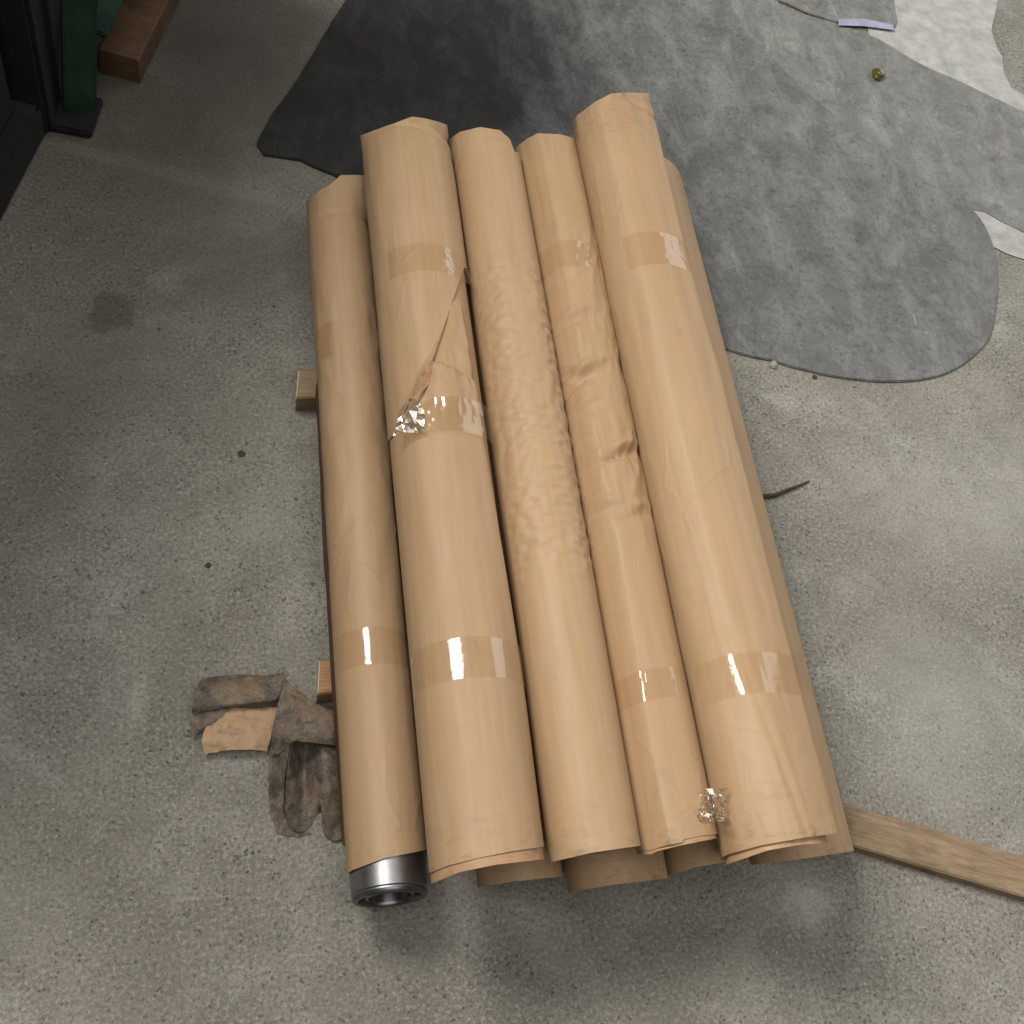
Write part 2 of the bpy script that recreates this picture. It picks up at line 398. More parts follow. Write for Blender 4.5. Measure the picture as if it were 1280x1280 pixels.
px_top = [(960, -60), (955, -5), (985, 8), (1012, 20), (1042, 30), (1080, 30), (1118, 36), (1116, 0), (1118, -60)]
tp = slab('film_sheet', smooth_poly([P(*q) for q in px_top], 0.03, 0.002, 12), 0.0027, 0.0058, WORN_GREY)
tag(tp, 'small grey sheet with a lilac edge on the floor at the far right', 'floor sheet')
bm = bmesh.new()
for a, b in zip([(1048, 24), (1080, 24), (1116, 31)], [(1048, 32), (1080, 33), (1118, 38)]):
    bm.verts.new(P(*a, 0.0070)); bm.verts.new(P(*b, 0.0066))
bm.verts.ensure_lookup_table()
for i in (0, 2): bm.faces.new([bm.verts[k] for k in (i, i + 1, i + 3, i + 2)])
me = bpy.data.meshes.new('edge_strip'); bm.to_mesh(me); bm.free()
o = solid(link('edge_strip', me, LILAC, tp), 0.001, 1)

# ------------------------------------------------------------------ wood
def beam(name, a, b, wid, hei, mat, endmat, label, cat, group=None, skew=0.0, z0=0.0):
    """squared timber from a to b (ground points), a rough box with bevels and uneven edges"""
    a = Vector((a.x, a.y, 0)); b = Vector((b.x, b.y, 0)); L = (b - a).length
    root = empty(name, (a.x, a.y, z0), math.atan2((b - a).y, (b - a).x))
    tag(root, label, cat, group)
    nx, prof = 40, []
    c = 0.0025
    hw = wid / 2
    prof = [(-hw, c), (-hw, hei - c), (-hw + c, hei), (0, hei + .0004), (hw - c, hei), (hw, hei - c), (hw, c), (hw - c, 0), (-hw + c, 0)]
    vs, fs = [], []
    m = len(prof)
    for i in range(nx + 1):
        x = L * i / nx
        for (y, z) in prof:
            k = 0.0016
            xx = x + (skew * (y / wid + 0.5) * (1 - i / nx))
            vs.append((xx, y + k * N(x * 14, y * 90, z * 90 + hei), z + (k * N(x * 12, y * 60 + 7, z * 60) if z > c else 0)))
    for i in range(nx):
        for j in range(m):
            fs.append((i * m + j, i * m + (j + 1) % m, (i + 1) * m + (j + 1) % m, (i + 1) * m + j))
    me = bpy.data.meshes.new('timber'); me.from_pydata(vs, [], fs); me.update()
    t = link('timber', me, mat, root, smooth=False)
    for nm, i in (('sawn_end', 0), ('sawn_end', nx)):
        sgn = -1 if i == 0 else 1
        pv = [Vector(vs[i * m + j]) for j in range(m)]
        if sgn < 0: pv = pv[::-1]
        me = bpy.data.meshes.new(nm)
        qv = [tuple(v + Vector((sgn * 0.0012, 0, 0))) for v in pv]
        cen = sum((Vector(q) for q in qv), Vector()) / m
        me.from_pydata([tuple(v) for v in pv] + qv, [], [tuple(range(m, 2 * m))] + [(j, (j + 1) % m, m + (j + 1) % m, m + j) for j in range(m)])
        me.update(); link(nm, me, endmat, root, smooth=False)
    return root
HB = 0.037
na = P(396, 846, HB)
beam('wood_batten', na, Vector((0.72, na.y + 0.012, 0)), 0.046, HB, WOOD_RED2, WOOD_FRESH, 'batten with reddish top and pale sawn end, poking out just above the crumpled torn paper', 'batten', 'battens under the rolls', 0.006)
pa = P(1040, 1024, 0.02); pb = P(1340, 1112, 0.02)
pa = pa - (pb - pa).normalized() * 0.10
beam('wood_plank', pa, pb, 0.056, 0.02, WOOD, WOOD_FRESH, 'flat weathered plank slanting across the floor at the lower right corner', 'plank', None, 0.0)
fa = P(369, 479, HB)
beam('wood_batten', fa, Vector((0.68, fa.y + 0.02, 0)), 0.050, HB, WOOD, WOOD_FRESH, 'short pale batten end poking out beside the middle of the leftmost roll', 'batten', 'battens under the rolls', 0.008)
ba = P(150, 86, 0.02); bb = P(222, -60, 0.02)
beam('wood_beam', ba, bb, 0.068, 0.05, WOOD_RED, WOOD_RED, 'reddish brown squared timber lying on the floor beside the green machine leg', 'timber')

# ------------------------------------------------------------------ machine corner
root = empty('machine', P(30, 150, 0)); tag(root, 'dark machine base with a green painted leg in the far left corner', 'machine')
inv = Matrix.Translation(-root.location)
def prism(name, base, height, mat, parent, bev=0.006, topshift=(0, 0), z0=0.0):
    bm = bmesh.new(); n = len(base)
    lo = [bm.verts.new((p.x, p.y, z0)) for p in base]
    hi = [bm.verts.new((p.x + topshift[0], p.y + topshift[1], z0 + height)) for p in base]
    bm.faces.new(lo); bm.faces.new(hi)
    for i in range(n): bm.faces.new((lo[i], lo[(i + 1) % n], hi[(i + 1) % n], hi[i]))
    bmesh.ops.recalc_face_normals(bm, faces=bm.faces)
    bmesh.ops.bevel(bm, geom=list(bm.edges), offset=bev, segments=2, affect='EDGES')
    bm.transform(inv)
    me = bpy.data.meshes.new(name); bm.to_mesh(me); bm.free()
    return link(name, me, mat, parent, smooth=False)
f0 = P(-6, 292); f1 = P(30, 225); f2 = P(60, 165)
d = (f2 - f0).normalized(); nrm = Vector((-d.y, d.x, 0))
a0 = f0 - d * 0.5; a1 = f2
prism('base_plate', [a0, a1, a1 + nrm * 0.9, a0 + nrm * 0.9], 0.06, CAST, root)
prism('body', [a0 + nrm * .03, a1 + nrm * .03 - d * .03, a1 + nrm * 0.87 - d * .03, a0 + nrm * 0.87], 1.25, CAST, root, 0.01, z0=0.061)
b0, b1, b2 = P(66, 172), P(80, 120), P(112, -90)
prism('column', [b0, b1, b2, b2 + nrm * 0.9, b0 + nrm * 0.75 + d * .004], 1.45, CAST, root, 0.008, z0=0.0)
def bar(name, p, q, wx, wy, mat, parent):
    dirv = (q - p).normalized(); ux = Vector((1, 0.15, 0)); ux = (ux - dirv * ux.dot(dirv)).normalized(); uy = dirv.cross(ux)
    bm = bmesh.new(); V = []
    for c in (p, q):
        V.append([bm.verts.new(c + ux * sx * wx / 2 + uy * sy * wy / 2) for sx, sy in ((-1, -1), (1, -1), (1, 1), (-1, 1))])
    bm.faces.new(V[0]); bm.faces.new(V[1][::-1])
    for i in range(4): bm.faces.new((V[0][i], V[1][i], V[1][(i + 1) % 4], V[0][(i + 1) % 4]))
    bmesh.ops.recalc_face_normals(bm, faces=bm.faces)
    bmesh.ops.bevel(bm, geom=list(bm.edges), offset=0.003, segments=2, affect='EDGES')
    bm.transform(inv); me = bpy.data.meshes.new(name); bm.to_mesh(me); bm.free()
    return link(name, me, mat, parent, smooth=False)
bar('leg', P(99, 140, 0.0), P(98, -40, 0.25), 0.05, 0.04, GREEN, root)
bar('brace', P(120, 42, 0.12), P(165, -60, 0.16), 0.035, 0.012, GREEN, root)
bar('foot', P(84, 165, 0.008), P(100, 120, 0.008), 0.075, 0.015, CAST, root)

# ------------------------------------------------------------------ rolls
def sheet(name, parent, mat, pos, th0, th1, y0, y1, nu=90, nv=150, lo=None, hi=None, thick=0.0005):
    """paper laid on pos(theta_deg, y); th0/th1 may depend on y, lo/hi (near and far trims) on theta"""
    f = lambda a, x: a(x) if callable(a) else a
    if f(th0, y0) > f(th1, y0): th0, th1 = th1, th0
    pts = []
    for i in range(nu):
        u = i / (nu - 1)
        for j in range(nv):
            v = j / (nv - 1); yy = y0 + (y1 - y0) * v
            th = f(th0, yy) + (f(th1, yy) - f(th0, yy)) * u
            ya = lo(th) if lo else y0; yb = hi(th) if hi else y1
            y = ya + (yb - ya) * v
            x, z = pos(th, y)
            pts.append((x, y, z))
    o = link(name, grid_mesh(name, pts, nu, nv), mat, parent)
    if thick: solid(o, thick, 1)
    return o

def tube_pos(r, amp=0.0008, seed=0.0, extra=None, flat=None, flat_curve=0.0):
    def pos(th, y):
        a = R(th)
        rr = r + amp * (N(math.cos(a) * 1.5 + seed, y * 3, math.sin(a) * 1.5) + 0.5 * N(math.cos(a) * 3 + seed, y * 8, math.sin(a) * 3))
        if extra: rr += extra(th, y)
        fl = flat(y) if callable(flat) else flat
        if fl is not None and th < fl:
            d = R(fl - th) * r; af = R(fl)
            k = flat_curve
            # tangent run-out that bends by k radians per metre
            if k:
                ang = k * d
                tx, tz = math.sin(ang) / k, (1 - math.cos(ang)) / k
            else: tx, tz = d, 0.0
            T = (math.sin(af), -math.cos(af)); Nn = (math.cos(af), math.sin(af))
            return (rr * Nn[0] + tx * T[0] - tz * Nn[0], rr * Nn[1] + tx * T[1] - tz * Nn[1])
        return (rr * math.cos(a), rr * math.sin(a))
    return pos

def lathe(name, prof, parent, mat, seg=72):
    """prof: (radius, y) pairs turned about the local Y axis"""
    vs, fs = [], []
    for (r, y) in prof:
        for k in range(seg):
            a = 2 * math.pi * k / seg; vs.append((r * math.cos(a), y, r * math.sin(a)))
    for i in range(len(prof) - 1):
        for k in range(seg):
            fs.append((i * seg + k, i * seg + (k + 1) % seg, (i + 1) * seg + (k + 1) % seg, (i + 1) * seg + k))
    me = bpy.data.meshes.new(name); me.from_pydata(vs, [], fs); me.update()
    bm = bmesh.new(); bm.from_mesh(me); bmesh.ops.recalc_face_normals(bm, faces=bm.faces); bm.to_mesh(me); bm.free()
    o = link(name, me, mat, parent)
    m = o.modifiers.new('edges', 'EDGE_SPLIT'); m.split_angle = R(32)
    return o

def core(parent, y0, y1, r, dz=0.0):
    if y0 == 0.30: y0 = .292
    c = lathe('steel_tube', [(r * .955, y0 + .0062), (r * .955, y0 + .0078), (r, y0 + .0092), (r, y1 - .004), (r * .96, y1), (r * .8, y1), (r * .8, y1 - .03)], parent, STEEL)
    c.location.z = dz
    lathe('end_ring', [(r * .80, y0 + .014), (r * .80, y0 + .003), (r * .83, y0 + .0008), (r * .88, y0), (r * .93, y0 + .0002), (r * .975, y0 + .003), (r * .985, y0 + .0055), (r * .95, y0 + .0062), (r * .9, y0 + .0064)], c, STEEL_DARK)
    h = lathe('end_bore', [(r * .80, y0 + .012), (r * .66, y0 + .012), (r * .64, y0 + .0035), (r * .56, y0 + .003), (r * .54, y0 + .012), (r * .34, y0 + .0125), (r * .32, y0 + .022), (0.0005, y0 + .022)], c, STEEL_DARK)
    return c

def Y(px, py, z): return P(px, py, z).y
def roll(x, z, label):
    r = empty('paper_roll', (x, 0.0, z)); return tag(r, label, 'paper roll', 'paper wrapped rolls in the stack')

def tape(parent, pos, ya, yb, t0, t1, lift=0.0011, rag=0.0012, seed=0.0, crump=0.0, name='tape', mat=None, slope=0.0):
    def p2(th, y):
        x, z = pos(th, y); d = math.hypot(x, z) or 1
        k = lift + crump * (N(th * 0.16, y * 130, seed) + 0.6 * abs(N(th * 0.35, y * 260, seed + 4)))
        # push outward along the paper's local normal
        xa, za = pos(th + 0.6, y); tx, tz = xa - x, za - z; L = math.hypot(tx, tz) or 1
        nx_, nz_ = tz / L, -tx / L
        return x + nx_ * k, z + nz_ * k
    mid = (t0 + t1) / 2
    return sheet(name, parent, mat or TAPE, p2, t0, t1, ya, yb, 70, 14,
                 lambda th: ya + slope * (th - mid) + rag * N(th * .3, seed), lambda th: yb + slope * (th - mid) + rag * N(th * .3, seed + 5), thick=0.0)

def scrap(name, parent, mat, center, ux, uy, w, h, amp, seed, n=11):
    """small crumpled film lying about a centre point with local axes ux, uy: sharp facets"""
    nrm = ux.cross(uy).normalized(); pts = []; rnd = random.Random(seed)
    for i in range(n):
        for j in range(n):
            u, v = i / (n - 1) - .5, j / (n - 1) - .5
            e = .8 + .45 * N(u * 3 + 5, v * 3, seed); jit = .03
            k = amp * (abs(N(u * 4.5, v * 4.5, seed + 1)) * 1.5 + .45 * rnd.random())
            pts.append(tuple(center + ux * ((u + jit * rnd.uniform(-1, 1)) * w * e) + uy * ((v + jit * rnd.uniform(-1, 1)) * h * e) + nrm * k))
    me = grid_mesh(name, pts, n, n); bm = bmesh.new(); bm.from_mesh(me); bmesh.ops.triangulate(bm, faces=bm.faces); bm.to_mesh(me); bm.free()
    return link(name, me, mat, parent, smooth=False)

RT = 0.047
# --- roll 1: leftmost, lies in the lower row, bare steel end
r1 = roll(0.165, 0.085, 'leftmost kraft paper roll with its bare polished steel end sticking out')
core(r1, 0.272, 1.29, 0.0445)
def wr1(th, y):
    m = sstep(.75, .9, y) * (1 - sstep(1.05, 1.2, y))
    return -0.0034 * m * abs(N(th * .03 + y * 4, y * 13 - th * .02, 3)) - .0022 * sstep(.55, .7, y) * (1 - m) * (1 - sstep(.9, 1.0, y)) * abs(N(th * .025 + y * 6, y * 11, 8)) - .0028 * math.exp(-((y - 1.268) / .004) ** 2) * sstep(150, 120, th) - 0.003 * sstep(1.22, 1.34, y) * abs(N(th * 0.03, y * 5, 6))
p1 = tube_pos(0.0468, 0.0007, 1.0, wr1)
sheet('paper_wrap', r1, KRAFT, p1, 262, -90, .312, 1.31, 100, 160,
      trim(p1, r1, [(434, 1093), (440, 1088), (480, 1073), (535, 1062)], .25, .36), trim(p1, r1, [(378, 264), (384, 250), (400, 238), (413, 231), (426, 219), (445, 219)], 1.2, 1.5))
tape(r1, p1, Y(460, 831, .13), Y(460, 785, .13), 158, 20, seed=1)
tape(r1, p1, Y(410, 440, .13), Y(410, 398, .13), 165, 120, seed=1.7)
# loose flap hanging on its left side
def pf(th, y):
    x, z = p1(th, y); k = (th - 175) / 60
    return x - 0.014 * k - .003 * N(y * 6, 2), z - .004
sheet('loose_flap', r1, KRAFT_RED_SHADED, pf, 175, 232, .335, 1.0, 14, 80, lambda th: .335 + .0006 * (th - 175), lambda th: 1.0 - .0012 * (th - 175))

# --- roll 2: wide loose wrap, torn
r2 = roll(0.262, 0.187, 'kraft roll with a torn wrapper and crumpled tape, between the steel-ended and the dimpled roll')
core(r2, 0.30, 1.32, 0.0455, -0.014)
p2i = tube_pos(0.0620, 0.0006, 2.0)
sheet('inner_wrap', r2, KRAFT_IN, p2i, 265, -85, .274, 1.24, 100, 120, trim(p2i, r2, [(534, 1108), (541, 1104), (575, 1090), (620, 1081), (690, 1073)], .2, .36, (15, 190), .02))
yA = Y(562, 385, .24)         # tip of the exposed flap
yN = Y(540, 455, .25)         # notch
yT = Y(575, 345, .22)
yB = Y(500, 520, .25)
th_edge = lerp_tab([(.26, 12), (Y(650, 850, .22), 20), (Y(625, 700, .23), 32), (Y(601, 545, .23), 43), (Y(583, 478, .235), 50), (yA, 57), (1.4, 57)])
def ex2(th, y):
    e = th_edge(y)
    lift = .0035 * (1 - sstep(e, e + 22, th)) * sstep(.25, .6, y)
    # crease across the flap, just under the tear: the lower piece stands proud
    yc = yN - .00045 * (95 - th)
    cr = .0085 * sstep(yc + .003, yc - .001, y) * sstep(yc - .085, yc - .012, y) * sstep(112, 90, th) * (.55 + .45 * sstep(50, 85, th))
    cr += .004 * sstep(yc, yc + .03, y) * sstep(80, 55, th)
    dents = -.0036 * sstep(.78, .9, y) * (1 - sstep(1.0, 1.06, y)) * abs(N(th * .09, y * 30, 5)) 
    return lift + cr + dents
p2l = tube_pos(0.0636, 0.0007, 2.4, ex2)
def hi2(th):
    return float(np.interp(th, [20, 57, 60, 95, 120, 210], [yA - .12, yA, yA + .012, yN + .05, yB + .05, yB + .03]))
sheet('paper_wrap', r2, KRAFT, p2l, th_edge, 215, .286, 1.0, 110, 150,
      trim(p2l, r2, [(530, 1086), (538, 1091), (560, 1082), (600, 1072), (640, 1064), (690, 1057)], .22, .36), hi2)
def ex2u(th, y):
    lift = .0030 * (1 - sstep(8, 45, th))
    cut_y = np.interp(th, [0, 12, 58, 95, 126, 160, 215], [yT, yT, yA, yN, yB + .02, yB, yB])
    curl = .0070 * (1 - sstep(0, .030, y - cut_y)) * sstep(135, 115, th)
    far = -.008 * sstep(1.30, 1.38, y) * sstep(85, 45, th) * math.exp(-((y - 1.345) / .012) ** 2) - .010 * sstep(1.28, 1.38, y) * sstep(60, 100, th) * sstep(190, 130, th)
    far -= .0032 * math.exp(-((y - 1.333 - .0003 * (th - 90)) / .0045) ** 2) * sstep(150, 120, th)
    return lift + curl + far + .001 * N(th * .05, y * 12, 2)
p2u = tube_pos(0.0650, 0.0007, 2.8, ex2u)
hi2u = trim(p2u, r2, [(438, 182), (444, 172), (480, 159), (515, 146), (530, 148), (547, 152), (558, 156)], 1.2, 1.6)
lo2 = trim(p2u, r2, [(450, 600), (470, 570), (495, 540), (515, 494), (540, 452), (552, 418), (565, 378), (577, 342), (580, 335)], .8, 1.25)
sheet('torn_wrap', r2, KRAFT, p2u, 10, 215, .9, 1.39, 140, 140, lo2, hi2u)
tape(r2, p2u, Y(510, 339, .25), Y(510, 305, .25), 140, 14, seed=2, crump=.0005)
tape(r2, p2l, Y(550, 849, .25), Y(550, 798, .25), 175, 14, seed=3, lift=.0013)
tape(r2, p2l, Y(540, 541, .25), Y(540, 500, .25), 128, 28, seed=4, crump=.0007, lift=.0050, name='crumpled_tape', mat=TAPE_CRUMPLE)
def tent(name, parent, mat, rows, z0, origin):
    """stiff crinkle of film: rows of (px, py, height in mm above z0), faceted"""
    n = len(rows[0]); pts = [tuple(P(a, b, z0 + h / 1000) - origin) for r in rows for a, b, h in r]
    me = grid_mesh(name, pts, len(rows), n); bm = bmesh.new(); bm.from_mesh(me); bmesh.ops.triangulate(bm, faces=bm.faces)
    bmesh.ops.subdivide_edges(bm, edges=bm.edges, cuts=2)
    for v in bm.verts: v.co += v.normal * (.0016 * N(v.co.x * 160, v.co.y * 160, 3) )
    bmesh.ops.triangulate(bm, faces=bm.faces)
    bm.to_mesh(me); bm.free(); return link(name, me, mat, parent, smooth=False)
tent('torn_corner', r2, KRAFT_IN, [[(539, 450, 13), (543, 453, 9), (547, 456, 6)],
                                   [(530, 464, 14), (536, 467, 9), (545, 468, 4)],
                                   [(521, 481, 13), (527, 483, 8), (533, 484, 4)],
                                   [(512, 497, 11), (515, 499, 8), (518, 500, 6)]], .246, r2.location)
tent('tape_crinkle', r2, FILM, [[(500, 512, 3), (513, 496, 8), (524, 503, 6), (530, 513, 5)],
                                [(497, 524, 2), (511, 513, 9), (522, 514, 3), (531, 524, 6)],
                                [(494, 536, 1), (506, 528, 5), (519, 530, 3), (530, 533, 5)],
                                [(491, 545, 0), (504, 540, 3), (518, 541, 4), (534, 541, 5)]], .246, r2.location)

# --- roll 3: smooth with hammered dimples
r3 = roll(0.386, 0.183, 'smooth kraft roll without tape, small hammered dimples covering its middle')
core(r3, 0.30, 1.33, 0.047, -.003)
def ex3(th, y):
    m = sstep(.58, .65, y) * (1 - sstep(1.03, 1.18, y))
    if m <= 0: return 0
    m *= .8 + .3 * N(th * .03, y * 5, 11)
    s = th * R(1) * .052
    a = N(s * 58 + y * 16, y * 100 - s * 12, 1)
    b = N(s * 80 - y * 10, y * 120 + s * 30, 5)
    return m * sstep(178, 140, th) * (0.0034 * (a if a < 0 else a * .7) + 0.0007 * b)
p3 = tube_pos(0.0520, 0.0004, 3.0, ex3)
sheet('paper_wrap', r3, KRAFT, p3, 200, -20, .276, 1.345, 190, 420, trim(p3, r3, [(684, 1081), (692, 1077), (740, 1066), (780, 1060), (812, 1056)], .2, .36, (15, 190), .02), trim(p3, r3, [(550, 195), (557, 178), (575, 165), (600, 159), (625, 163), (637, 174), (643, 190)], 1.2, 1.5, (24, 190)))
p3b = tube_pos(0.0512, 0.0004, 3.0)
sheet('inner_wrap', r3, KRAFT_IN, p3b, 345, 195, .302, 1.345, 50, 40)

# --- roll 4: creased
r4 = roll(0.489, 0.176, 'creased kraft roll squeezed between the dimpled roll and the wide flattened roll')
core(r4, 0.30, 1.32, 0.0385)
folds4 = []
for (px, py, amp, wd, sl) in [(712, 405, .0034, 55, .25), (722, 478, .0052, 60, .45), (700, 465, .0026, 40, -.4), (770, 575, .0062, 55, .35), (725, 515, .0026, 40, .2), (758, 640, .0022, 45, -.2), (705, 350, .0018, 40, -.25), (790, 650, .003, 35, .3)]:
    p = P(px, py, .215); th = math.degrees(math.atan2(.215 - .176 + .001, p.x - .489)); folds4.append((th, p.y, amp, wd, sl))
def ex4(th, y):
    v = 0
    for (tc, yc, amp, wd, sl) in folds4:
        dt = (tc - th) * R(1) * .05; dy = (y - yc) - sl * dt
        a = math.exp(-((th - tc + 12) / (wd * .75)) ** 2)
        if abs(dy) < .05:
            v -= 1.25 * amp * a * max(0, 1 - abs(dy) / (.006 + .42 * max(0, dt + .01)))
            v += amp * .8 * a * max(0, 1 - abs(dy - .016) / .010)
    v -= .007 * math.exp(-((th - 12) / 26) ** 2)
    m = sstep(.6, .75, y) * (1 - sstep(1.15, 1.25, y))
    v += m * (.0024 * (.35 - abs(N(th * .035 + y * 5, y * 15 + th * .012, 9)) * 1.6) + .0012 * (.3 - abs(N(th * .07, y * 34 - th * .03, 4)))) * sstep(135, 95, th)
    # long soft ridge along the top, flattening to the right
    v += .0030 * max(0, 1 - abs(th - 118 + 8 * N(y * 4, 1)) / 24)
    v += sstep(1.28, 1.37, y) * (-.004 * abs(N(th * .04, y * 8, 3)))
    return v
p4 = tube_pos(0.0495, 0.0006, 4.0, ex4)
hi4 = trim(p4, r4, [(636, 204), (643, 186), (660, 173), (672, 167), (700, 168), (718, 173)], 1.2, 1.5)
sheet('paper_wrap', r4, KRAFT, p4, 205, 0, .288, 1.34, 170, 380, trim(p4, r4, [(814, 1063), (822, 1060), (835, 1056), (853, 1053), (855, 1049), (880, 1044), (910, 1041)], .2, .36), hi4)
p4b = tube_pos(0.0486, 0.0005, 4.0, lambda th, y: -.0085 * math.exp(-((th - 12) / 28) ** 2))
sheet('inner_wrap', r4, KRAFT_IN, p4b, 270, -90, .276, .36, 90, 20, trim(p4b, r4, [(814, 1068), (822, 1064), (850, 1057), (900, 1047), (915, 1046)], .2, .34, (15, 190), .02))
tape(r4, p4, Y(800, 876, .22), Y(800, 838, .22), 165, 20, seed=5, crump=.0006, slope=-.00006)
tape(r4, p4, Y(690, 335, .22), Y(690, 303, .22), 165, 20, seed=6, crump=.0009)

# --- roll 5: wide, flattened flap on the right
r5 = roll(0.592, 0.203, 'widest kraft roll with a loose flat flap and a crumpled tape scrap near its end')
core(r5, 0.30, 1.38, 0.0465, -.011)
p5i = tube_pos(0.0585, 0.0006, 5.0)
sheet('inner_wrap', r5, KRAFT_IN, p5i, 270, -90, .268, 1.385, 100, 60, trim(p5i, r5, [(898, 1086), (905, 1082), (925, 1075), (960, 1063), (1000, 1056), (1045, 1053)], .2, .36, (10, 195), .02))
flat5 = lerp_tab([(.26, 52), (.3, 56), (.5, 74), (.9, 84), (1.48, 92)])
def ex5(th, y):
    v = .0010 * N(th * .02, y * 4, 7) + .0006 * N(th * .05, y * 11, 2)
    far = sstep(1.30, 1.46, y)
    v -= .0035 * math.exp(-((y - 1.392 - .0004 * (th - 60)) / .005) ** 2) * sstep(112, 92, th)
    v -= far * (.006 * math.exp(-((y - 1.415) / .012) ** 2) * sstep(95, 60, th) * .45)
    v += far * .004 * N(th * .05, y * 18, 4)
    # crease in the flap near the roll's end
    tc = 82 + (y - .3) * 130
    v -= .0016 * max(0, 1 - abs(th - tc) / 8) * (1 - sstep(.42, .62, y))
    v += .0026 * max(0, 1 - abs(th - flat5(y) - 34) / 20)
    return v
edge5 = lerp_tab([(.26, 29), (.40, 33), (.60, 35), (.80, 35), (.88, 33), (.98, 40), (1.12, 42), (1.25, 39), (1.40, 34), (1.5, 31)])
p5 = tube_pos(0.0620, 0.0006, 5.4, ex5, lambda y: 72, 5.0)
out5 = [(702, 185), (708, 162), (722, 144), (745, 127), (764, 117), (790, 116), (820, 117), (835, 121)]
hi5 = trim(p5, r5, [(700, 225), (711, 192), (722, 174), (737, 157), (752, 142), (762, 127), (772, 116), (790, 116), (820, 117), (835, 121)], 1.2, 1.65, (30, 200))
p5e = tube_pos(0.0608, 0.0008, 5.4, lambda th, y: ex5(th, y) - .001, lambda y: 72, 5.0)
sheet('end_wrap', r5, KRAFT, p5e, 40, 215, 1.2, 1.45, 80, 40, None, trim(p5e, r5, out5, 1.2, 1.65, (30, 200)))
sheet('paper_wrap', r5, KRAFT, p5, lambda y: edge5(y) + 1.2 * N(y * 16, 3), 215, .28, 1.4, 150, 240,
      trim(p5, r5, [(890, 1080), (896, 1076), (910, 1068), (950, 1057), (1000, 1048), (1050, 1041)], .2, .36, (30, 200)), hi5)
tape(r5, p5, Y(910, 869, .264), Y(910, 817, .264), 158, 35, seed=7)
tape(r5, p5, Y(790, 330, .264), Y(790, 290, .264), 132, 39, seed=8, crump=.0003)
pc = P(893, 1011, .226) - r5.location
scrap('tape_scrap', r5, FILM, pc, Vector((.8, -.25, .6)).normalized(), Vector((.2, .95, .1)).normalized(), .042, .044, .012, 8)

# --- lower row
def lower(x, z, r, y0, y1, label, flat=None, e0=-40, seed=0.0, curve=6.0, lo=None, th_lo=230, dz=0.0):
    q = roll(x, z, label); core(q, y0 + .022, y1 - .02, 0.0465 - max(0, .048 - r), dz)
    sheet('paper_wrap', q, KRAFT, tube_pos(r, .0008, seed, None, flat, curve), e0, th_lo, y0, y1, 90, 60, trim(tube_pos(r, .0008, seed, None, flat, curve), q, lo, .15, .4, (max(e0, 8) if flat is None else e0, 190), .02))
    sheet('inner_wrap', q, KRAFT_IN, tube_pos(r - .0012, .0006, seed), 270, -90, y0 + .012, y1 - .01, 70, 16, lambda th: y0 + .012 + .02 * (1 - sstep(-30, 10, th)) + .02 * sstep(170, 210, th))
    return q
lower(0.318, 0.089, 0.050, .287, 1.33, 'kraft roll in the shaded lower row, under the torn roll', seed=11, lo=[(585, 1113), (600, 1109), (640, 1102), (700, 1096)])
lower(0.428, 0.090, 0.0515, .256, 1.34, 'kraft roll in the lower row reaching out furthest, under the dimpled one', flat=75, e0=10, seed=12, curve=9.0, lo=[(690, 1126), (697, 1122), (720, 1114), (760, 1107), (800, 1102), (835, 1098)])
lower(0.553, 0.088, 0.050, .268, 1.34, 'kraft roll in the lower row, under the creased roll and the wide roll', seed=13, lo=[(832, 1098), (838, 1094), (870, 1084), (905, 1078), (960, 1068)])
lower(0.664, 0.090, 0.0520, .272, 1.42, 'rightmost lower kraft roll peeking out past the wide flattened roll', flat=68, e0=-16, seed=14, curve=6.0, lo=[(900, 1090), (910, 1086), (930, 1082), (1000, 1074), (1072, 1063)])
bpy.data.objects['paper_roll.008']
d4 = bpy.data.objects['paper_roll.008']
tape(d4, tube_pos(.0520, .0008, 14, None, 68, 6.0), Y(1003, 868, .1), Y(1003, 818, .1), 60, -15, seed=9, crump=.0004)

